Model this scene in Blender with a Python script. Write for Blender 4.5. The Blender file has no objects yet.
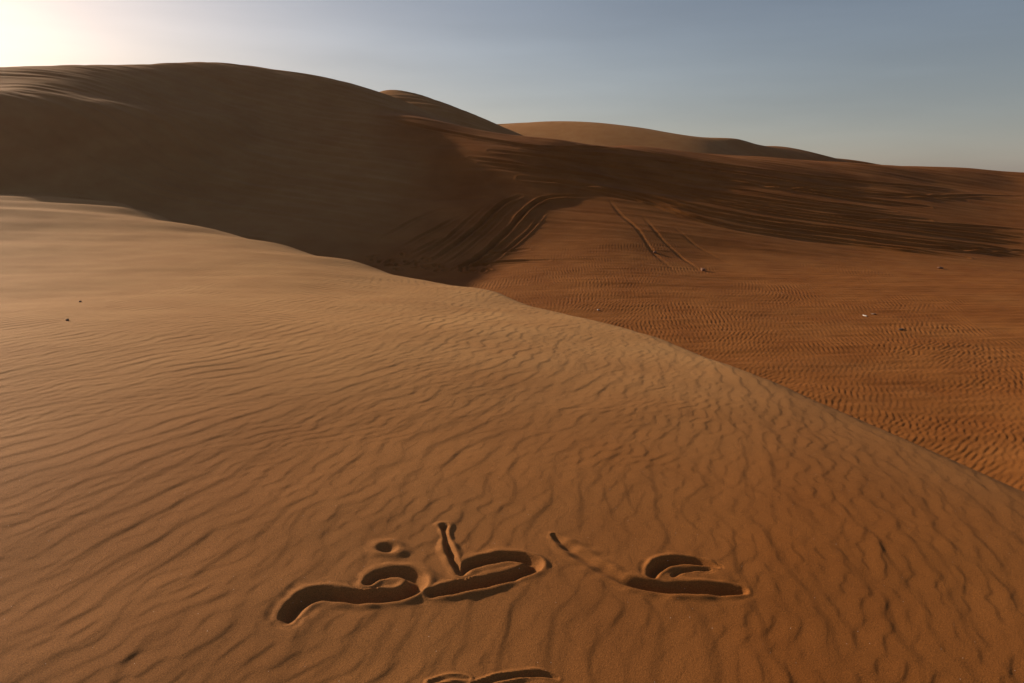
import bpy, math
import numpy as np

C = bpy.context.scene.collection
SC = bpy.context.scene
R = math.radians

# ------------------------------------------------------------------ camera
F_PX, W, HH = 740.0, 1024.0, 683.0
EYE = 1.6
HORIZON = 200.0
PITCH = math.atan((HH / 2 - HORIZON) / F_PX)
cd = bpy.data.cameras.new('camera')
cam = bpy.data.objects.new('camera', cd)
C.objects.link(cam)
cam.location = (0, 0, EYE)
cam.rotation_euler = (math.pi / 2 - PITCH, 0, 0)
cd.sensor_width = 36.0
cd.lens = 36.0 * F_PX / W
cd.clip_start = 0.05
cd.clip_end = 12000
SC.camera = cam

# ------------------------------------------------------------------ light
SUN_EL, SUN_AZ = R(18.5), R(-56)          # azimuth measured from +Y towards +X
world = bpy.data.worlds.new("World")
SC.world = world
world.use_nodes = True
nt = world.node_tree
nt.nodes.clear()
sky = nt.nodes.new('ShaderNodeTexSky')
sky.sky_type = 'NISHITA'
sky.sun_disc = False
sky.sun_elevation = SUN_EL
sky.sun_rotation = SUN_AZ
sky.altitude = 0
sky.air_density = 1.0
sky.dust_density = 1.5
sky.ozone_density = 2.0
bg = nt.nodes.new('ShaderNodeBackground')
bg.inputs['Strength'].default_value = 0.065
wo = nt.nodes.new('ShaderNodeOutputWorld')
# dusty air: the whole sky is a little warmer, and pale dust lies along the horizon
tint = nt.nodes.new('ShaderNodeVectorMath')
tint.operation = 'MULTIPLY'
tint.inputs[1].default_value = (1.25, 1.02, 0.90)
nt.links.new(sky.outputs[0], tint.inputs[0])
tc = nt.nodes.new('ShaderNodeTexCoord')
sx = nt.nodes.new('ShaderNodeSeparateXYZ')
nt.links.new(tc.outputs['Generated'], sx.inputs[0])
m1 = nt.nodes.new('ShaderNodeMath')
m1.operation = 'MULTIPLY'
m1.inputs[1].default_value = -12.0
nt.links.new(sx.outputs[2], m1.inputs[0])
m2 = nt.nodes.new('ShaderNodeMath')
m2.operation = 'EXPONENT'
nt.links.new(m1.outputs[0], m2.inputs[0])
m3 = nt.nodes.new('ShaderNodeMath')
m3.operation = 'MINIMUM'
m3.inputs[1].default_value = 1.0
nt.links.new(m2.outputs[0], m3.inputs[0])
hz = nt.nodes.new('ShaderNodeVectorMath')
hz.operation = 'SCALE'
hz.inputs[0].default_value = (0.35, 0.45, 1.1)
nt.links.new(m3.outputs[0], hz.inputs['Scale'])
# thin streaks of high cloud
nz = nt.nodes.new('ShaderNodeTexNoise')
mp = nt.nodes.new('ShaderNodeMapping')
mp.inputs['Scale'].default_value = (1.2, 1.2, 9.0)
mp.inputs['Rotation'].default_value = (0.0, R(10), 0.0)
nt.links.new(tc.outputs['Generated'], mp.inputs[0])
nt.links.new(mp.outputs[0], nz.inputs['Vector'])
nz.inputs['Scale'].default_value = 1.6
nz.inputs['Detail'].default_value = 5
nz.inputs['Roughness'].default_value = 0.5
cr = nt.nodes.new('ShaderNodeMapRange')
cr.inputs[1].default_value, cr.inputs[2].default_value = 0.35, 0.75
cr.inputs[3].default_value, cr.inputs[4].default_value = 0.96, 1.14
nt.links.new(nz.outputs[0], cr.inputs[0])
ad = nt.nodes.new('ShaderNodeVectorMath')
ad.operation = 'ADD'
nt.links.new(tint.outputs[0], ad.inputs[0])
nt.links.new(hz.outputs[0], ad.inputs[1])
cl = nt.nodes.new('ShaderNodeVectorMath')
cl.operation = 'SCALE'
nt.links.new(ad.outputs[0], cl.inputs[0])
nt.links.new(cr.outputs[0], cl.inputs['Scale'])
nt.links.new(cl.outputs[0], bg.inputs[0])
nt.links.new(bg.outputs[0], wo.inputs[0])

sl = bpy.data.lights.new('sun', 'SUN')
sl.energy = 5.0
sl.angle = R(0.6)
sl.color = (1.0, 0.82, 0.60)
so = bpy.data.objects.new('sun', sl)
C.objects.link(so)
so.rotation_euler = (math.pi / 2 - SUN_EL, 0, math.pi - SUN_AZ)
so.location = (-30, 30, 30)

SC.view_settings.view_transform = 'Standard'
SC.view_settings.look = 'None'
SC.view_settings.exposure = 0.42
SC.view_settings.gamma = 1.0
SC.view_settings.use_curve_mapping = False

# ------------------------------------------------------------------ helpers
cp, sp_ = math.cos(PITCH), math.sin(PITCH)


def ray(px, py):
    u = (px - W / 2) / F_PX
    v = (HH / 2 - py) / F_PX
    return np.array([u, cp + v * sp_, -sp_ + v * cp])      # x, y, z


def at(px, py, Y):
    d = ray(px, py)
    t = Y / d[1]
    return (d[0] * t, Y, EYE + d[2] * t)


def kern(r2):
    return r2 * np.log(r2 + 1e-9)


class TPS:
    def __init__(self, pts, smooth=0.0):
        P = np.array(pts, float)
        self.c = P[:, :2] / 10.0
        n = len(P)
        d2 = ((self.c[:, None] - self.c[None]) ** 2).sum(-1)
        K = kern(d2) + np.eye(n) * smooth
        Q = np.hstack([np.ones((n, 1)), self.c])
        A = np.zeros((n + 3, n + 3))
        A[:n, :n] = K
        A[:n, n:] = Q
        A[n:, :n] = Q.T
        self.w = np.linalg.solve(A, np.concatenate([P[:, 2], np.zeros(3)]))

    def __call__(self, x, y):
        x = np.asarray(x, float) / 10.0
        y = np.asarray(y, float) / 10.0
        z = self.w[-3] + self.w[-2] * x + self.w[-1] * y
        for (cx, cy), w in zip(self.c, self.w):
            z = z + w * kern((x - cx) ** 2 + (y - cy) ** 2)
        return z


def smax(a, b, k):
    h = np.clip(0.5 + 0.5 * (a - b) / k, 0, 1)
    return b + (a - b) * h + k * h * (1 - h)


def ring(r, z, n=12, off=0.0, a0=0, a1=360):
    return [(r * math.sin(R(a0 + (a1 - a0) * (i + off) / n)), r * math.cos(R(a0 + (a1 - a0) * (i + off) / n)), z) for i in range(n)]


# ------------------------------------------------------------------ dune shapes (control points)
# near dune on which the photographer stands
near = [(0, 0, 0.0), (0, -4, 0.0), (-4, 0, 0.10), (-6, -6, 0.2), (3, 0, -0.12), (6, -4, -0.7), (7, 0, -0.7),
        (0, 2.4, 0.20), (-2.4, 3, 0.35), (2.4, 3, 0.09), (0, 5, 0.26), (-4.5, 6, 0.42), (4, 5.5, -0.02), (5, 9, -0.18),
        (0, 9, 0.16), (1, 14, -0.08), (6, 14, -0.5), (3, 19, -0.4), (8, 22, -1.0), (12, 8, -1.0),
        at(0, 300, 10.2), at(0, 245, 18), at(200, 300, 10.2), at(200, 255, 17.0),
        at(350, 261, 20), at(230, 232, 23), at(120, 207, 27), at(0, 194, 28.5), at(-200, 196, 29), at(-200, 300, 10.5),
        (-25, 5, 1.2), (-40, 30, 1.5), (-20, -20, 0.2), (20, -20, -2.5), (0, -30, -1), (35, 0, -4),
        (-3, 48, -1.5), (-25, 50, 0.0), (20, 40, -4)] + ring(150, -6, 10)
near += [at(390, 268.5, 18.8), at(300, 247, 21.5), at(430, 277, 16.8), at(350, 258, 19.4), at(270, 239.5, 22.2), at(520, 300, 12.4)]
NEAR = TPS(near, 0.004)


def meet(surf, px, py, y0, y1):
    d = ray(px, py)
    Yy = np.linspace(y0, y1, 1500)
    t = Yy / d[1]
    b_ = np.nonzero(EYE + d[2] * t < surf(d[0] * t, Yy))[0]
    return (d[0] * t[b_[0]], Yy[b_[0]]) if len(b_) else (d[0] * t[-1], y1)


# brink of the near dune: distance from the camera foot at each bearing, beyond it the lee side falls away
brink = []
for px, py in [(1150, 548), (1024, 488), (930, 446.5), (840, 409.5), (765, 378), (700, 351), (600, 318.5), (520, 299), (430, 276.5), (390, 267.5), (350, 254.5), (300, 242.5), (250, 230.5), (200, 219.5), (150, 211)]:
    q = meet(NEAR, px, py, 2.0, 30)
    brink.append((math.atan2(q[0], q[1]), math.hypot(*q)))
print('brink', [(round(math.degrees(a)), round(b, 1)) for a, b in brink])
brink = sorted(brink + [(R(-29), 36.0), (R(-32), 60.0), (R(-36), 100.0), (R(60), 4.6), (R(90), 5.5), (R(120), 8.0), (R(140), 20)])
BA = np.array([b[0] for b in brink])
BR = np.log(np.array([b[1] for b in brink]))


def lee(x, y):
    a = np.arctan2(x, y)
    r = np.abs(np.hypot(x, y)) + 1e-6
    rb = np.zeros_like(r)
    for o_, w_ in ((-0.08, .12), (-0.04, .22), (0, .32), (0.04, .22), (0.08, .12)):
        rb = rb + w_ * np.interp(a + o_, BA, BR)
    rb = np.exp(rb)
    s = (r - rb) * 0.8
    wd = (0.014 + 0.018 * np.clip((-0.02 - a) / 0.2, 0, 1)) * rb
    soft_ = wd * np.logaddexp(0.0, s / wd)
    return 0.62 * np.minimum(soft_, 11) * (a < 2.6)


# basin with the slope that rises behind it to the right
def slope_at(px, py, s=0.315):
    """point of the long slope behind the basin that is seen at a pixel: one inclined plane, a little flatter to the right"""
    s = s + 0.03 * min(max((600 - px) / 140.0, 0), 1) * min(max((215 - py) / 40.0, 0), 1)
    d = ray(px, py)
    u, k = d[0] / d[1], d[2] / d[1]
    m_ = -0.30 * u + 0.954
    Yc = (2.4 + s * (0.516 + 25.28 - 1.03)) / (s * m_ - k)
    return (u * Yc, Yc, EYE + k * Yc)


basin = [at(*p) for p in [
    (1200, 480, 9.6), (1024, 478, 10.4), (1024, 400, 13.8), (1024, 330, 19), (1024, 285, 25.5),
    (850, 400, 14), (850, 330, 19.2), (850, 285, 25.0),
    (700, 345, 18), (700, 300, 22.5), (700, 275, 26.0),
    (560, 300, 22.5), (560, 276, 25.4), (450, 270, 27.0)]]
basin += [slope_at(px, py) for px, py in [
    (1024, 255), (1024, 230), (1024, 205), (1024, 185), (1024, 172.5), (930, 240), (930, 205), (930, 180), (930, 167), (890, 165), (975, 169.7),
    (850, 250), (850, 225), (850, 205), (850, 185), (850, 163), (770, 240), (770, 200), (770, 157.5),
    (700, 255), (700, 230), (700, 205), (700, 180), (690, 152), (620, 240), (620, 200), (620, 146.5),
    (620, 180)]]
basin += [at(560, 243, 29.6), at(560, 205, 34.6), at(560, 170, 38.6), at(560, 141, 43.0), at(505, 135, 43.4), at(480, 243, 29.8), at(490, 205, 34.0), at(490, 180, 37.0), at(470, 160, 39.2)]
basin += [at(460, 129, 43.6), at(400, 118, 45.4), at(400, 190, 38), at(340, 150, 46), at(340, 215, 38)]
for p in [slope_at(1024, 172.5), slope_at(930, 167), slope_at(850, 163), slope_at(770, 157.5), slope_at(690, 152), slope_at(620, 146.5), at(560, 141, 43.0), at(505, 135, 43.4), at(460, 129, 43.6)]:
    basin += [(p[0] + 2.0, p[1] + 5, p[2] - 0.7), (p[0] + 6, p[1] + 14, p[2] - 3.2)]
basin += [at(1400, 178, 38), at(1700, 200, 30), (20, 5, -2.2), (14, 2, -2.1), (30, -10, -3), (0, 5, -2.6), (0, 15, -2.2), (-15, 20, -1.8),
          (-20, 35, -1.5), (0, -20, -4), (-30, 0, -3), (-25, 60, 2)] + ring(160, -3, 10)

# tall dune whose lee face is in its own shade
tall = [at(*p) for p in [
    (460, 270, 28.0), (400, 262, 28.6), (300, 248, 28.6), (200, 226, 30.0), (100, 208, 30.6), (0, 197, 30.2), (-150, 198, 29),
    (430, 225, 32.5), (350, 205, 33.8), (200, 175, 35.2), (100, 160, 34.0), (0, 150, 33.2), (-150, 165, 32),
    (430, 175, 38.2), (350, 150, 40.2), (230, 125, 41), (120, 117, 37.8), (0, 104, 36.0), (-150, 128, 35),
    (390, 118, 45.0), (440, 142, 42.8), (330, 108, 46), (230, 95, 45.5), (120, 88, 41.0), (0, 82, 39.4),
    (440, 130, 46), (372, 91, 51), (350, 83, 52), (300, 73, 51.5), (250, 65.5, 51), (200, 61.5, 50), (100, 65, 46), (0, 67, 43.6), (-150, 78, 42)]]
for p in [(350, 83, 52), (300, 73, 51.5), (250, 65.5, 51), (200, 61.5, 50), (100, 65, 46), (0, 67, 43.6), (-150, 78, 42)]:
    p = at(*p)
    tall += [(p[0] - 2, p[1] + 4, p[2] - 0.4), (p[0] - 6, p[1] + 12, p[2] - 3.2)]
tall += [(-50, 33, 2), (-70, 50, 3.0), (-110, 70, 0), (10, 30, -4), (0, 15, -5), (-30, 10, -4), (10, 62, 2), (8, 45, -1), (20, 30, -8), (-50, -10, -6)] + ring(170, -5, 10)

# shoulder behind the tall dune (second hump of the skyline)
hump = [at(*p) for p in [
    (372, 95, 62), (385, 91, 62), (410, 94, 62), (440, 103, 61), (480, 120, 60), (500, 127, 59), (530, 140, 57),
    (400, 112, 56), (450, 128, 54), (300, 110, 61)]]
for p in [(372, 95, 62), (410, 94, 62), (440, 103, 61), (480, 120, 60), (500, 127, 59)]:
    p = at(*p)
    hump += [(p[0] - 3, p[1] + 5, p[2] - 0.4), (p[0] - 6, p[1] + 14, p[2] - 3.2)]
hump += [(0, 45, -2), (20, 55, -3), (25, 75, -2), (-30, 50, -1), (-60, 60, -3), (-30, 100, 0)] + ring(180, -6, 8)

# distant dune on the right of the skyline
dist = [at(*p) for p in [
    (440, 132, 106), (500, 126.5, 104), (545, 122, 101), (600, 123.5, 98), (650, 130, 95), (700, 137, 92), (740, 139.5, 92), (780, 147.5, 97), (820, 156, 101), (855, 163.5, 105), (900, 174, 108),
    (540, 146, 88), (640, 154, 83), (700, 157, 82), (725, 154, 84), (770, 166, 88)]]
for p in [(500, 126.5, 104), (545, 122, 101), (600, 123.5, 98), (650, 130, 95), (700, 137, 92), (740, 139.5, 92), (780, 147.5, 97), (820, 156, 101)]:
    p = at(*p)
    dist += [(p[0] - 1, p[1] + 6, p[2] - 0.8), (p[0] - 4, p[1] + 18, p[2] - 5)]
dist += [(66, 85, -3), (60, 60, -4), (0, 60, -2), (30, 60, -3), (-30, 90, -3), (-40, 130, -4), (100, 100, -5)] + ring(220, -5, 8)

TALL0 = TPS(tall, 8e-3)
_sp = [(-150, 120, 32.6), (0, 128, 34.0), (60, 130, 35.0), (120, 132, 36.3), (180, 134, 38.2), (245, 138, 41.0)]
_sx = np.array([at(*p)[0] for p in _sp])
_sy = np.array([p[2] for p in _sp])


def TALL(x, y):
    """the tall dune with the low spur that still catches the sun high on its face"""
    z = TALL0(x, y)
    yc = np.interp(x, _sx, _sy)
    a = 1.5 * np.clip((_sx[-1] + 0.3 - x) / 12.0, 0, 1) ** 0.5 * np.clip((x + 60) / 25, 0, 1)
    return z + a * np.exp(-0.5 * ((y - yc) / 1.9) ** 2)


LAY = [('near_dune', NEAR), ('sand_basin', TPS(basin, 2e-3)), ('tall_dune', TALL),
       ('dune_shoulder', TPS(hump, 2e-3)), ('distant_dune', TPS(dist, 2e-3))]


def fade_far(z, r):
    k = np.clip((r - 110) / 80, 0, 1)
    k = k * k * (3 - 2 * k)
    return z * (1 - k) + (-4.0 - 2 * k) * k


def combine(zs):
    h = smax(zs[1], zs[2], 0.7)
    h = smax(h, zs[3], 0.5)
    h = smax(h, zs[4], 0.5)
    h = smax(h, zs[0], 0.25)
    return h


def base_height(x, y):
    x = np.asarray(x, float)
    y = np.asarray(y, float)
    r = np.hypot(x, y)
    zs = [t(x, y) for _, t in LAY]
    zs[0] = zs[0] - lee(x, y)
    return combine([fade_far(z, r) for z in zs])


def hit(px, py, y0=0.8, y1=130):
    d = ray(px, py)
    Y = np.geomspace(y0, y1, 900)
    t = Y / d[1]
    zr = EYE + d[2] * t
    zh = base_height(d[0] * t, Y)
    below = np.nonzero(zr < zh)[0]
    if len(below) == 0:
        return (d[0] * t[-1], Y[-1])
    i = below[0]
    if i == 0:
        return (d[0] * t[0], Y[0])
    a = (zr[i - 1] - zh[i - 1]) / ((zr[i - 1] - zh[i - 1]) - (zr[i] - zh[i]))
    tt = t[i - 1] + a * (t[i] - t[i - 1])
    return (d[0] * tt, d[1] * tt)


# ------------------------------------------------------------------ grid (polar, denser near)
def radii():
    rs = [0.04]
    while rs[-1] < 6000:
        r = rs[-1]
        if r < 1.4:
            dr = 0.06
        elif r < 4.2:
            dr = 0.0052 + 0.0012 * (r - 1.4)
        elif r < 12:
            dr = 0.009 + 0.0024 * (r - 4.2)
        elif r < 46:
            dr = 0.028 + 0.0014 * (r - 12)
        elif r < 105:
            dr = 0.08 + 0.004 * (r - 46)
        else:
            dr = 0.04 * r
        rs.append(r + dr)
    return np.array(rs)


def angles():
    f = np.arange(-38.5, 38.5001, 0.066)
    side = []
    a, d = 38.5, 0.15
    while a < 178:
        a += d
        side.append(a)
        d = min(d * 1.12, 4.0)
    side = [s for s in side if s < 179]
    return np.radians(np.array([-s for s in side[::-1]] + list(f) + side))


RS = radii()
AZ = angles()
NR, NA = len(RS), len(AZ)
print('grid', NR, NA, NR * NA)


def cubic_matrix(n, step):
    m = int(math.ceil((n - 1) / step)) + 4
    t = np.arange(n) / step + 1
    i = np.floor(t).astype(int)
    u = t - i
    M = np.zeros((n, m))
    k = np.arange(n)
    M[k, i - 1] = -0.5 * u + u * u - 0.5 * u ** 3
    M[k, i] = 1 - 2.5 * u * u + 1.5 * u ** 3
    M[k, i + 1] = 0.5 * u + 2 * u * u - 1.5 * u ** 3
    M[k, i + 2] = -0.5 * u * u + 0.5 * u ** 3
    idx = np.clip((np.arange(m) - 1) * step, -10 ** 9, 10 ** 9)
    return M, idx


def ext(arr, idx):
    n = len(arr)
    out = np.interp(idx, np.arange(n), arr)
    lo = idx < 0
    hi = idx > n - 1
    out[lo] = arr[0] + (arr[1] - arr[0]) * idx[lo]
    out[hi] = arr[-1] + (arr[-1] - arr[-2]) * (idx[hi] - n + 1)
    return out


MR, ir = cubic_matrix(NR, 6)
MA, ia = cubic_matrix(NA, 10)
rc, ac = ext(RS, ir), ext(AZ, ia)
RC, ACc = np.meshgrid(rc, ac, indexing='ij')
XC, YC = RC * np.sin(ACc), RC * np.cos(ACc)
Z = []
for _, t in LAY:
    Z.append((MR @ t(XC, YC) @ MA.T).astype(np.float32))
X = (RS[:, None] * np.sin(AZ)[None]).astype(np.float32)
Y = (RS[:, None] * np.cos(AZ)[None]).astype(np.float32)
RR = np.repeat(RS[:, None].astype(np.float32), NA, 1)
Z[0] -= lee(X, Y).astype(np.float32)
Z = [fade_far(z, RR).astype(np.float32) for z in Z]
H = combine(Z).astype(np.float32)
LI = np.argmax(np.stack([Z[0] + 0.02, Z[1], Z[2], Z[3], Z[4]]), 0)


# ------------------------------------------------------------------ ripples
def sstep(a, b, v):
    t = np.clip((v - a) / (b - a), 0, 1)
    return t * t * (3 - 2 * t)


def lowfreq(x, y, lam, seed, n=14, ax=1.0, ay=1.0, az=0.0):
    """smooth random field, about -1..1; ax, ay stretch, az turns it"""
    rg = np.random.RandomState(seed)
    s = np.zeros_like(x)
    ca, sa = math.cos(az), math.sin(az)
    u = (x * ca - y * sa) / ax
    v = (x * sa + y * ca) / ay
    for _ in range(n):
        k = 2 * math.pi / (lam * rg.uniform(0.6, 1.7))
        th = rg.uniform(0, 2 * math.pi)
        s += np.cos(u * np.float32(k * math.cos(th)) + v * np.float32(k * math.sin(th)) + np.float32(rg.uniform(0, 6.28)))
    return s * np.float32(math.sqrt(2.0 / n))


def ripple(x, y, crest_az, lam, seed, bands, spread=8.0, lspread=0.13, nb=12, c=0.80):
    """crest_az: field of crest azimuth in degrees. returns profile (about -0.5..0.5) and coherence"""
    rg = np.random.RandomState(seed)
    re = np.zeros_like(x)
    im = np.zeros_like(x)
    step = bands[1] - bands[0]
    for b in bands:
        w = np.exp(-((crest_az - b) / (0.62 * step)) ** 2).astype(np.float32)
        if w.max() < 0.01:
            continue
        br = np.zeros_like(x)
        bi = np.zeros_like(x)
        for _ in range(nb):
            a = R(b + rg.normal(0, spread))
            k = 2 * math.pi / (lam * math.exp(rg.normal(0, lspread)))
            # wave travels to the right of the crest line (down wind)
            ph = x * np.float32(k * math.cos(a)) - y * np.float32(k * math.sin(a)) + np.float32(rg.uniform(0, 6.28))
            br += np.cos(ph)
            bi += np.sin(ph)
        re += w * br
        im += w * bi
    amp = np.sqrt(re * re + im * im) / math.sqrt(nb)
    th = np.arctan2(im, re) / (2 * math.pi) + 0.5            # 0..1 along the wind
    # gentle windward rise, steeper lee
    up = th / c
    dn = (1 - th) / (1 - c)
    p = np.where(th < c, up * up * (3 - 2 * up), dn * dn * (3 - 2 * dn)) - 0.5
    return p.astype(np.float32), np.clip(amp, 0, 1.6).astype(np.float32)


D = np.zeros_like(H)
sub = (RR < 75) & (np.abs(np.repeat(AZ[None], NR, 0)) < R(65))
# near dune ripples
m = sub & (LI == 0) & (RR < 45) | (sub & (RR < 5))
x, y, r = X[m], Y[m], RR[m]
daz = np.degrees(np.arctan2(x, y + 2.0))
wx = 0.009 * lowfreq(x, y, 0.42, 61) + 0.004 * lowfreq(x, y, 0.2, 62)
wy = 0.008 * lowfreq(x, y, 0.42, 63)
caz = 19 - 0.52 * daz - 13 * sstep(4, 10, r) * sstep(15, -10, daz) + 6 * lowfreq(x, y, 3.0, 3)
caz = np.clip(caz, -8, 50)
p1, a1 = ripple(x + wx, y + wy, caz, 0.155, 11, [-4, 10, 24, 38, 52], spread=8)
p0, a0 = ripple(x + 1.5 * wx, y + wy, caz - 2, 0.235, 13, [-4, 10, 24, 38, 52], spread=12, c=0.84)
p2, a2 = ripple(x + 0.6 * wx, y + wy, caz + 3, 0.088, 12, [-4, 10, 24, 38, 52], spread=17)
big = sstep(-0.7, 0.9, lowfreq(x, y, 1.6, 5))
side = sstep(-6, 10, daz)
far = sstep(9, 18, r)
amp0 = (0.0018 + 0.0006 * side) * (1.15 - 0.5 * big) * np.minimum(a0, 0.75) * (1 - 0.6 * far) * sstep(13, 6, r)
amp1 = (0.0040 - 0.0012 * side + 0.0010 * sstep(6, 13, r)) * (0.5 + 0.6 * big) * np.minimum(a1, 1.0) ** 0.7 * (0.72 + 0.28 * sstep(3.5, 6, r)) * (1 - 0.35 * far)
amp2 = 0.0016 * (1.15 - 0.6 * big) * np.minimum(a2, 1.2)
dn = p0 * amp0 + p1 * amp1 + p2 * amp2
dn += 0.003 * lowfreq(x, y, 1.1, 21) + 0.018 * lowfreq(x, y, 4.5, 22) * sstep(2, 8, r)
# streaks on the far left of the near dune
dn += 0.05 * sstep(20, 30, r) * lowfreq(x, y, 2.2, 23, ax=1.0, ay=6.0, az=R(62))
D[m] = dn
# basin and slopes
m = sub & (LI != 0)
x, y, r = X[m], Y[m], RR[m]
zb = H[m]
flat = 1 - sstep(26, 36, y + 0.06 * x)
caz = 4 + 22 * sstep(25, 18, r) + 34 * sstep(16, 10, r) + 9 * lowfreq(x, y, 5.0, 31)
pb, ab = ripple(x, y, caz, 0.112, 33, [-20, -6, 8, 22, 36, 50, 64, 78], spread=8, nb=9)
patch = sstep(-0.9, 0.9, lowfreq(x, y, 2.6, 34, ax=2.4, ay=0.9))
amp = (0.0046 + 0.0048 * patch) * np.minimum(ab, 1.2) * (0.25 + 0.75 * flat) * (0.85 + 0.35 * sstep(15, 24, r))
db = pb * amp
db += flat * 0.007 * lowfreq(x, y, 1.3, 35, ax=3.5, ay=0.9, az=R(4))
db += flat * 0.003 * lowfreq(x, y, 0.45, 36, ax=3.0, ay=0.9, az=R(-5))
# wind streaks down the shaded slopes
sl_ = 1 - flat
tl_ = sstep(0.0, 2.0, Z[2][m] - Z[1][m])
db += sl_ * (1 - tl_ * (1 - 1.2 * sstep(-34, -14, x))) * (0.012 * lowfreq(x, y, 1.5, 37, n=24, ax=7.0, ay=0.9, az=R(12)) + 0.022 * lowfreq(x, y, 5, 38, ax=3.0, ay=1.0, az=R(12)))
db += sl_ * (0.007 + 0.020 * tl_ * sstep(-34, -14, x)) * lowfreq(x, y, 0.55, 39, n=30, ax=10.0, ay=0.9, az=R(10))
D[m] = db

# ------------------------------------------------------------------ lines drawn or driven into the sand
def smooth_line(pts, n=6):
    P = np.array(pts, float)
    if len(P) < 3:
        n_ = max(2, n)
        t = np.linspace(0, 1, n_)[:, None]
        return P[0] + (P[1] - P[0]) * t
    Q = np.vstack([2 * P[0] - P[1], P, 2 * P[-1] - P[-2]])
    out = []
    for i in range(1, len(Q) - 2):
        for k in range(n):
            u = k / n
            out.append(0.5 * ((2 * Q[i]) + (-Q[i - 1] + Q[i + 1]) * u + (2 * Q[i - 1] - 5 * Q[i] + 4 * Q[i + 1] - Q[i + 2]) * u * u + (-Q[i - 1] + 3 * Q[i] - 3 * Q[i + 1] + Q[i + 2]) * u ** 3))
    out.append(P[-1])
    return np.array(out)


def seg_field(line, mask_idx, xs, ys, vals):
    """distance, signed side and interpolated per-vertex values to a polyline"""
    best = np.full(xs.shape, 1e9, np.float32)
    val = np.zeros(xs.shape + (vals.shape[1],), np.float32)
    for i in range(len(line) - 1):
        a, b = line[i], line[i + 1]
        ab = b - a
        L2 = max(float(ab @ ab), 1e-12)
        t = np.clip(((xs - a[0]) * ab[0] + (ys - a[1]) * ab[1]) / L2, 0, 1)
        dx = xs - a[0] - t * ab[0]
        dy = ys - a[1] - t * ab[1]
        d = np.sqrt(dx * dx + dy * dy)
        k = d < best
        best[k] = d[k]
        val[k] = (vals[i] + (vals[i + 1] - vals[i]) * t[k][:, None])
    return best, val


def near_mask(line, pad):
    lo, hi = line.min(0) - pad, line.max(0) + pad
    k = (X > lo[0]) & (X < hi[0]) & (Y > lo[1]) & (Y < hi[1])
    return np.nonzero(k)


# --- the word, pixel, half width (m), depth (m)
def stroke(rows):
    S = smooth_line([[a, b, w_, d_] for a, b, w_, d_ in rows], 7)
    xy = np.array([hit(px, py, 1.2, 14) for px, py in S[:, :2]])
    return xy, S[:, 2:4]


STROKES = {
    'a': [stroke([(368, 583, .030, .030), (377, 576, .040, .045), (391, 572.5, .046, .05), (407, 573.5, .05, .05), (418, 580, .05, .05), (413, 589, .05, .05), (400, 595, .048, .05),
                  (384, 597, .05, .05), (363, 598, .052, .055), (342, 596, .055, .055), (323, 594, .056, .055), (308, 598, .055, .055), (297, 606, .05, .05), (289, 617, .045, .045), (288, 621, .03, .02)]),
          stroke([(461, 573, .03, .03), (466, 567, .04, .045), (476, 562, .045, .05), (491, 559, .046, .052), (508, 557, .046, .05), (525, 559, .045, .045), (535, 563.5, .045, .04), (530, 569, .045, .045),
                  (515, 574.5, .046, .05), (495, 580, .05, .055), (472, 585, .05, .055), (450, 590, .048, .052), (432, 593.5, .04, .04)]),
          stroke([(444, 526, .028, .032), (444.5, 530, .02, .022), (446, 537, .016, .014), (449, 548, .028, .032), (454, 560, .026, .03), (460, 571, .03, .03)])],
    'dot': [stroke([(386.5, 548, .050, .024), (389, 548.3, .050, .024)])],
    'b': [stroke([(717, 567.5, .016, .012), (704, 563, .034, .035), (686, 561, .042, .045), (668, 562.5, .044, .048), (656, 569, .038, .045), (652, 576, .028, .03)]),
          stroke([(710, 569.5, .014, .008), (692, 570, .018, .014), (679, 572.5, .020, .016), (673, 576, .016, .012)]),
          stroke([(741, 590.5, .036, .035), (730, 590.5, .048, .05), (712, 589.5, .052, .055), (690, 588.5, .054, .055), (668, 588, .052, .055), (646, 585.5, .05, .052), (628, 581, .045, .04), (612, 574, .045, .025),
                  (592, 562, .055, .022), (572, 549, .050, .019), (561, 541, .036, .018), (554, 535, .020, .016)])],
    'line': [stroke([(474, 685, .014, .010), (490, 680.5, .016, .014), (508, 676.5, .018, .017), (527, 674, .018, .017), (545, 674.5, .016, .014), (557, 677.5, .011, .006)])],
    'line2': [stroke([(431, 682, .014, .007), (443, 679, .017, .011), (455, 677.5, .016, .010), (468, 678.5, .012, .006)])],
}
WID = np.zeros(H.shape, np.int8)          # which drawn mark a vertex belongs to
WORD = ['a', 'b', 'dot', 'line', 'line2']
depthf = np.zeros(H.shape, np.float32)
berm = np.zeros(H.shape, np.float32)
calm = np.zeros(H.shape, np.float32)
for gi, g in enumerate(WORD):
    for line, wd in STROKES[g]:
        idx = near_mask(line, 0.3)
        d, v = seg_field(line, idx, X[idx], Y[idx], wd)
        w_, dep = v[:, 0] * 0.78, v[:, 1] * 0.58
        w_ = w_ * (1 + 0.03 * lowfreq(X[idx], Y[idx], 0.16, 71))
        t = d / w_
        tt_ = np.sqrt(t * t + 0.012)
        prof = dep * np.clip(1.06 - tt_, 0, 1) ** 1.1 
        bm = dep * 0.18 * np.exp(-((t - 1.22) / 0.46) ** 2) * (1 + 0.30 * lowfreq(X[idx], Y[idx], 0.3, 72))
        depthf[idx] = np.maximum(depthf[idx], prof)
        berm[idx] = np.maximum(berm[idx], bm)
        calm[idx] = np.maximum(calm[idx], 1 - sstep(1.5, 2.6, t))
        ins = t < 1.55
        sel = (idx[0][ins], idx[1][ins])
        WID[sel] = gi + 1
lip = np.exp(-((depthf - 0.010) / 0.010) ** 2) * (calm > 0.3)
inside = sstep(0.0, 0.020, depthf)
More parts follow.
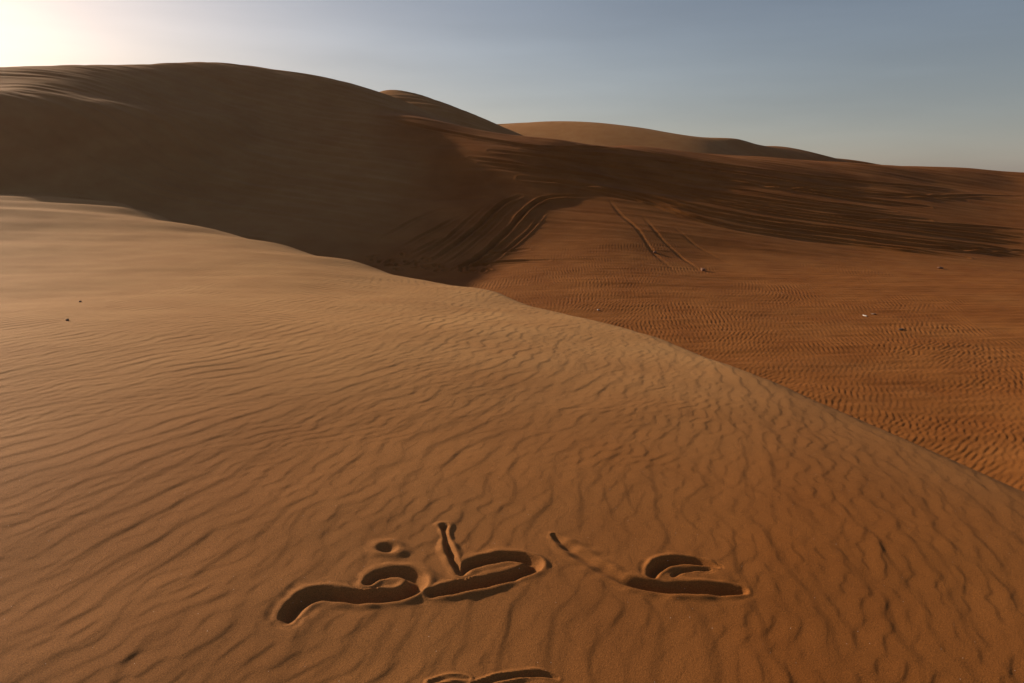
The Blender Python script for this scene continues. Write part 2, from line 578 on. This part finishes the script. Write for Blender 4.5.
D = D * (1 - 0.92 * calm) + berm * (1 - inside) - depthf + (0.0009 + 0.0008 * lip) * lowfreq(X, Y, 0.09, 74) * (calm > 0) * np.minimum(calm, 1)
# slumped, uneven floor
k = np.nonzero(depthf > 0.004)
D[k] += 0.0016 * lowfreq(X[k], Y[k], 0.07, 73) * np.minimum(depthf[k] / 0.04, 1) ** 2

# --- tyre tracks and foot marks on the slopes: pixels, half width, depth, berm factor
TR = [
    ([(380, 118), (430, 128), (500, 141), (580, 153), (680, 162)], .20, .10, 1.0),
    ([(594, 196), (556, 198), (535, 204), (506, 233), (477, 260), (452, 270)], .15, .09, 2.0),
    ([(520, 196), (503, 205), (482, 224), (453, 247), (428, 263)], .15, .08, 2.0),
    ([(546, 212), (528, 232), (500, 256), (486, 266)], .10, .04, 1.6),
    ([(516, 203), (494, 226), (466, 250), (444, 265)], .10, .04, 1.6),
    ([(486, 206), (462, 226), (436, 246), (414, 258)], .10, .045, 1.8),
    ([(470, 222), (446, 240), (424, 255)], .10, .04, 1.8),
    ([(462, 216), (430, 232), (400, 248)], .12, .05, 1.8),
    ([(441, 210), (410, 223), (380, 240)], .12, .05, 1.8),
    ([(449, 235), (430, 244), (412, 254)], .11, .05, 1.8),
    ([(527, 249), (495, 254), (460, 263)], .14, .06, 1.0),
    ([(548, 260), (500, 262), (470, 268)], .12, .06, 1.0),
    ([(608, 198), (620, 214), (638, 230), (655, 254), (679, 274)], .12, .022, .0),
    ([(641, 214), (661, 238), (680, 256), (702, 272)], .11, .018, .0),
    ([(672, 226), (700, 248), (741, 270)], .10, .014, .0),
]
rgm = np.random.RandomState(17)
rgt = np.random.RandomState(5)
_l = [(515, 145, 165, 198), (505, 147, 171, 207), (500, 150, 179, 217), (490, 152, 187, 226), (470, 154, 194, 233), (470, 157, 200, 240), (480, 163, 206, 246),
      (500, 170, 211, 254), (520, 177, 216, 259), (560, 186, 223, 268)]
for k_, (x0, y0, y1, y2) in enumerate(_l):
    j_ = rgm.normal(0, 1.2, 4)
    g0, g1 = rgm.uniform(0, 0.35) if k_ not in (0, 3, 5, 6, 8) else 0.0, rgm.uniform(0.8, 1.0)
    full = smooth_line([(x0, y0 + j_[0]), ((x0 + 724) / 2, (y0 + y1) / 2 - 2.5 + j_[1]), (724, y1 + j_[2]), (860, (y1 + y2) / 2 - 1 + j_[3]), (1040, y2)], 5)
    TR.append((list(full[int(g0 * len(full)):int(g1 * len(full)) + 1][::2]), rgm.uniform(.15, .20), rgm.uniform(.07, .11), 1.5))
TR += [([(1040, 196), (900, 196), (800, 188), (700, 182)], .16, .08, 1.2), ([(1040, 232), (930, 224), (820, 214), (740, 200)], .16, .09, 1.2),
       ([(1040, 252), (950, 250), (860, 240)], .15, .08, 1.2)]
for pts, hw, dep, bf in TR:
    xy = np.array([hit(px, py, 10, 100) for px, py in smooth_line(pts, 4)])
    keep = [0] + [i for i in range(1, len(xy)) if np.hypot(*(xy[i] - xy[i - 1])) < 9]
    xy = xy[keep]
    n = len(xy)
    e = np.minimum(np.arange(n), np.arange(n)[::-1]) / 3.0
    ends = np.clip(e, 0.15, 1)
    idx = near_mask(xy, 1.2)
    if len(idx[0]) == 0:
        continue
    d, v = seg_field(xy, idx, X[idx], Y[idx], np.stack([ends, ends], 1).astype(np.float32))
    mod = 0.9 + 0.15 * lowfreq(X[idx], Y[idx], 4.0, rgt.randint(1000))
    t = d / (1.05 * hw * (0.95 + 0.06 * lowfreq(X[idx], Y[idx], 1.5, rgt.randint(1000))))
    D[idx] += v[:, 0] * mod * (-dep * (1 - sstep(0.2, 1.1, t)) + dep * 0.5 * bf * np.exp(-((t - 1.4) / 0.45) ** 2))

# foot prints along the foot of the shaded face
rgf = np.random.RandomState(8)
for i in range(46):
    s = rgf.uniform(0, 1)
    px = 372 + 115 * s + rgf.normal(0, 4)
    py = 262 + 9 * s + rgf.normal(0, 3.0)
    a = hit(px, py, 10, 60)
    if a[1] < 23:
        continue
    idx = near_mask(np.array([a, a]), 0.6)
    an = rgf.uniform(0, 3.14)
    dx, dy = X[idx] - a[0], Y[idx] - a[1]
    u = dx * math.cos(an) + dy * math.sin(an)
    v = -dx * math.sin(an) + dy * math.cos(an)
    t = np.sqrt((u / 0.17) ** 2 + (v / 0.10) ** 2)
    D[idx] += -0.055 * (1 - sstep(0.3, 1.1, t)) + 0.02 * np.exp(-((t - 1.4) / 0.4) ** 2)

ZZ = (H + D).astype(np.float32)

# how red the sand is: pale blown sand on the near dune, deep red in the basin, light falloff painted in close by
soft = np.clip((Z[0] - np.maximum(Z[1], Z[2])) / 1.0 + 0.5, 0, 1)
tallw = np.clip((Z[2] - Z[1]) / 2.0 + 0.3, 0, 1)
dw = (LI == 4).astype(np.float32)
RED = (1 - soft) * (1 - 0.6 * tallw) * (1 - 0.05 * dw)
RED = np.maximum(RED, 0.75 * sstep(8, 2.5, RR) + 0.25 * sstep(-10, 30, np.degrees(np.arctan2(X, Y))) * sstep(14, 4, RR))  # near sand reddened and darkened, also rightward: light falloff painted into its colour


# ------------------------------------------------------------------ sand material
def sand_material(name):
    m = bpy.data.materials.new(name)
    m.use_nodes = True
    t = m.node_tree
    N, L = t.nodes, t.links
    b = N['Principled BSDF']
    geo = N.new('ShaderNodeNewGeometry')
    at_ = N.new('ShaderNodeAttribute')
    at_.attribute_name = 'iron_falloff'

    def noise(scale, detail=4, rough=0.6):
        n = N.new('ShaderNodeTexNoise')
        n.inputs['Scale'].default_value = scale
        n.inputs['Detail'].default_value = detail
        n.inputs['Roughness'].default_value = rough
        L.new(geo.outputs['Position'], n.inputs['Vector'])
        return n

    def mix(a, b_, f, mode='MIX'):
        x = N.new('ShaderNodeMix')
        x.data_type = 'RGBA'
        x.blend_type = mode
        for s, v in ((6, a), (7, b_), (0, f)):
            if isinstance(v, (tuple, float)):
                x.inputs[s].default_value = v if isinstance(v, float) else (*v, 1)
            else:
                L.new(v, x.inputs[s])
        return x.outputs[2]

    def maprange(v, a, b_, c, d):
        x = N.new('ShaderNodeMapRange')
        x.inputs[1].default_value, x.inputs[2].default_value = a, b_
        x.inputs[3].default_value, x.inputs[4].default_value = c, d
        L.new(v, x.inputs[0])
        return x.outputs[0]

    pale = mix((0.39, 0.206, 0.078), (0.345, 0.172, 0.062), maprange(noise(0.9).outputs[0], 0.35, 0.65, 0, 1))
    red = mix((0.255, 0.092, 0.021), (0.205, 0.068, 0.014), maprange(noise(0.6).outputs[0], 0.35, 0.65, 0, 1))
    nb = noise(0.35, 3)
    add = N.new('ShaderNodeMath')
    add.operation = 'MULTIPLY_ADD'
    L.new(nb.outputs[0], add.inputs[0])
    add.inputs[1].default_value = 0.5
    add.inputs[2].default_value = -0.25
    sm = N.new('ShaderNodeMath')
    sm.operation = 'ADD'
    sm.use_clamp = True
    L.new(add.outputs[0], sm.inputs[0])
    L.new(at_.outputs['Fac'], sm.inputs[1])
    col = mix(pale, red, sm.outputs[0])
    # grain
    g1 = maprange(noise(300, 3, 0.85).outputs[0], 0.32, 0.68, 0.5, 1.5)
    gc = N.new('ShaderNodeCombineColor')
    for i in range(3):
        L.new(g1, gc.inputs[i])
    col = mix(col, gc.outputs[0], 1.0, 'MULTIPLY')
    # scattered quartz grains, their sparkle painted in as pale specks
    vo = N.new('ShaderNodeTexVoronoi')
    vo.inputs['Scale'].default_value = 65
    L.new(geo.outputs['Position'], vo.inputs['Vector'])
    dd = maprange(vo.outputs['Distance'], 0.05, 0.09, 1, 0)
    wn = N.new('ShaderNodeTexWhiteNoise')
    wn.noise_dimensions = '3D'
    L.new(vo.outputs['Position'], wn.inputs['Vector'])
    ww = maprange(wn.outputs['Value'], 0.95, 0.96, 0, 1)
    mu = N.new('ShaderNodeMath')
    mu.operation = 'MULTIPLY'
    L.new(dd, mu.inputs[0])
    L.new(ww, mu.inputs[1])
    col = mix(col, (0.9, 0.8, 0.66), mu.outputs[0])
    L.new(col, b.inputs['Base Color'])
    b.inputs['Roughness'].default_value = 0.85
    b.inputs['Specular IOR Level'].default_value = 0.06
    bp = N.new('ShaderNodeBump')
    bp.inputs['Strength'].default_value = 0.6
    bp.inputs['Distance'].default_value = 0.004
    L.new(noise(190, 4, 0.75).outputs[0], bp.inputs['Height'])
    bp2 = N.new('ShaderNodeBump')
    bp2.inputs['Strength'].default_value = 0.15
    bp2.inputs['Distance'].default_value = 0.012
    L.new(noise(16, 4, 0.6).outputs[0], bp2.inputs['Height'])
    L.new(bp2.outputs[0], bp.inputs['Normal'])
    L.new(bp.outputs[0], b.inputs['Normal'])
    return m


SAND = sand_material('sand')

# ------------------------------------------------------------------ faces, split by owner
VX = np.stack([X, Y, ZZ], -1).reshape(-1, 3)
REDF = RED.reshape(-1).astype(np.float32)
ii = np.arange(NR * NA).reshape(NR, NA)
# quads wound so that normals point up
quads = np.stack([ii[:-1, :-1], ii[1:, :-1], ii[1:, 1:], ii[:-1, 1:]], -1).reshape(-1, 4)[:, ::-1]
wrap = np.stack([ii[:-1, -1], ii[1:, -1], ii[1:, 0], ii[:-1, 0]], -1)[:, ::-1]
quads = np.vstack([quads, wrap])
owner_v = LI.reshape(-1).copy()
wid_v = WID.reshape(-1)
owner = owner_v[quads[:, 0]].astype(int)
fw = wid_v[quads].min(1)
owner[fw > 0] = 10 + fw[fw > 0]


def mesh_from(name, faces, mat):
    used = np.unique(faces)
    remap = np.zeros(NR * NA, np.int32)
    remap[used] = np.arange(len(used))
    f = remap[faces]
    v = VX[used]
    me = bpy.data.meshes.new(name)
    me.vertices.add(len(v))
    me.vertices.foreach_set('co', v.astype(np.float32).ravel())
    me.loops.add(f.size)
    me.loops.foreach_set('vertex_index', f.astype(np.int32).ravel())
    me.polygons.add(len(f))
    me.polygons.foreach_set('loop_start', np.arange(0, f.size, 4, dtype=np.int32))
    me.update(calc_edges=True)
    me.polygons.foreach_set('use_smooth', np.ones(len(f), bool))
    a = me.attributes.new('iron_falloff', 'FLOAT', 'POINT')
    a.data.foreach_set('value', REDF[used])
    me.materials.append(mat)
    o = bpy.data.objects.new(name, me)
    C.objects.link(o)
    return o


for li, (nm, _) in enumerate(LAY):
    f = quads[owner == li]
    if len(f):
        o = mesh_from(nm, f, SAND)
        o['kind'] = 'structure'

# ------------------------------------------------------------------ the drawn word and lines
def ground_z(x, y):
    """height of the finished surface at a point, by nearest grid cell"""
    r = math.hypot(x, y)
    a = math.atan2(x, y)
    i = min(np.searchsorted(RS, r), NR - 1)
    j = min(np.searchsorted(AZ, a), NA - 1)
    return float(ZZ[max(i - 1, 0):i + 1, max(j - 1, 0):j + 1].mean())


c = np.vstack([s[0] for g in ('a', 'b', 'dot') for s in STROKES[g]]).mean(0)
root = bpy.data.objects.new('sand_writing', None)
root.empty_display_size = 0.2
C.objects.link(root)
root.location = (c[0], c[1], ground_z(c[0], c[1]))
root['label'] = 'Arabic word drawn in deep grooves into the rippled sand of the near dune'
root['category'] = 'writing'
for gi, g, nm, lab in ((1, 'a', 'letter_stroke', 'looped pair of letters at the left of the word with a tall stem'),
                       (2, 'b', 'letter_stroke', 'hooked letter at the right of the word with a long rising tail'),
                       (3, 'dot', 'letter_dot', 'small round pit above the left letters')):
    o = mesh_from(nm, quads[owner == 10 + gi], SAND)
    o['label'] = lab
    o.parent = root
    o.matrix_parent_inverse = root.matrix_basis.inverted()
for gi, lab in ((4, 'longer curved groove cut into the sand below the word, at the bottom edge'),
                (5, 'short shallow scratch in the sand left of the longer groove below the word')):
    f = quads[owner == 10 + gi]
    if len(f):
        o = mesh_from('sand_groove', f, SAND)
        o['label'] = lab
        o['category'] = 'groove'
        o['group'] = 'grooves drawn below the word'




# ------------------------------------------------------------------ small things lying on the sand
def plain(name, col, rough=0.8):
    m = bpy.data.materials.new(name)
    m.use_nodes = True
    N, L = m.node_tree.nodes, m.node_tree.links
    b = N['Principled BSDF']
    b.inputs['Roughness'].default_value = rough
    n = N.new('ShaderNodeTexNoise')
    n.inputs['Scale'].default_value = 40
    n.inputs['Detail'].default_value = 5
    r_ = N.new('ShaderNodeValToRGB')
    r_.color_ramp.elements[0].position = 0.3
    r_.color_ramp.elements[1].position = 0.7
    r_.color_ramp.elements[0].color = (*[c_ * 0.6 for c_ in col], 1)
    r_.color_ramp.elements[1].color = (*col, 1)
    L.new(n.outputs[0], r_.inputs[0])
    L.new(r_.outputs[0], b.inputs['Base Color'])
    return m


M_stone = plain('dark_stone', (0.17, 0.10, 0.06))
M_white = plain('bleached_plastic', (0.72, 0.70, 0.66), 0.5)
M_clod = plain('damp_sand', (0.24, 0.10, 0.045))


def lump(name, px, py, size, mat, label, cat, seed, group=None, squash=(1, 1, 0.6), jag=0.25):
    import bmesh
    x, y = hit(px, py, 2, 100)
    bm = bmesh.new()
    bmesh.ops.create_icosphere(bm, subdivisions=3, radius=1.0)
    rg = np.random.RandomState(seed)
    ks = rg.normal(0, 1.6, (7, 3))
    ph = rg.uniform(0, 6.28, 7)
    cuts = rg.normal(0, 1, (9, 3))
    cuts /= np.linalg.norm(cuts, axis=1)[:, None]
    for v in bm.verts:
        p = np.array(v.co)
        s = 1 + jag * float(np.mean(np.cos(ks @ p + ph))) * 1.6
        p = p * s
        for c_ in cuts:                       # facets
            e = p @ c_ - 0.78
            if e > 0:
                p = p - c_ * e * 0.85
        v.co = (p[0] * size * squash[0], p[1] * size * squash[1], p[2] * size * squash[2])
    me = bpy.data.meshes.new(name)
    bm.to_mesh(me)
    bm.free()
    me.materials.append(mat)
    o = bpy.data.objects.new(name, me)
    C.objects.link(o)
    o.location = (x, y, ground_z(x, y) + size * squash[2] * 0.55)
    o.rotation_euler = (0, 0, rg.uniform(0, 6.28))
    o['label'] = label
    o['category'] = cat
    if group:
        o['group'] = group
    return o


lump('pebble', 68, 324.5, 0.017, M_stone, 'dark pebble on the pale near dune, the nearer of two, casting a shadow', 'pebble', 1, 'pebbles on the near dune', (1, 1, .9))
lump('pebble', 80.5, 303, 0.017, M_stone, 'dark pebble on the pale near dune, the farther and smaller of two', 'pebble', 2, 'pebbles on the near dune', (1, 1, .9))
lump('litter_scrap', 864.5, 315.5, 0.06, M_white, 'white scrap of litter on the rippled basin floor at the right', 'litter', 3, 'white scraps in the basin', (1.6, .6, .3), 0.5)
lump('litter_scrap', 598, 310, 0.05, M_white, 'white scrap of litter in the basin just behind the near dune crest', 'litter', 4, 'white scraps in the basin', (1.2, .7, .4), 0.4)
lump('stone', 873.5, 314, 0.045, M_stone, 'dark flat stone right beside the white scrap in the basin', 'stone', 5, 'stones in the basin', (1.9, .9, .45))
lump('stone', 901, 330, 0.055, M_stone, 'dark flat stone alone on the ripples below the white scrap', 'stone', 6, 'stones in the basin', (1.9, .8, .4))
lump('sand_clod', 655, 252.5, 0.09, M_clod, 'dark clod of sand on the foot track at the slope', 'clod', 7, 'clods of sand on the slope', (1, .9, .7))
lump('sand_clod', 703, 270.5, 0.11, M_clod, 'dark clod of sand at the lower end of the foot track', 'clod', 8, 'clods of sand on the slope', (1.1, .9, .7))
lump('sand_clod', 940, 268.5, 0.09, M_clod, 'small reddish clod below the tyre tracks at the right', 'clod', 9, 'clods of sand on the slope', (1.4, .9, .5))

# ------------------------------------------------------------------ dusty air
HAZE = 0.00012
hm = bpy.data.materials.new('dusty_air')
hm.use_nodes = True
hn = hm.node_tree
hn.nodes.clear()
ho = hn.nodes.new('ShaderNodeOutputMaterial')
hv = hn.nodes.new('ShaderNodeVolumePrincipled')
hv.inputs['Color'].default_value = (0.92, 0.90, 0.88, 1)
hv.inputs['Density'].default_value = HAZE
hv.inputs['Anisotropy'].default_value = 0.6
hn.links.new(hv.outputs[0], ho.inputs['Volume'])
zlo = float(ZZ[RR < 400].min()) - 1.0
zhi = float(ZZ[RR < 400].max()) + 1.5
zlo = min(zlo, float(ZZ.min()) - 1.0)
ext_ = 6600.0
hme = bpy.data.meshes.new('haze')
hvx = [(x_, y_, z_) for z_ in (zlo, zhi) for y_ in (-ext_, ext_) for x_ in (-ext_, ext_)]
hme.from_pydata(hvx, [], [(0, 2, 3, 1), (4, 5, 7, 6), (0, 1, 5, 4), (2, 6, 7, 3), (0, 4, 6, 2), (1, 3, 7, 5)])
hme.materials.append(hm)
hob = bpy.data.objects.new('haze', hme)
C.objects.link(hob)
hob['kind'] = 'stuff'
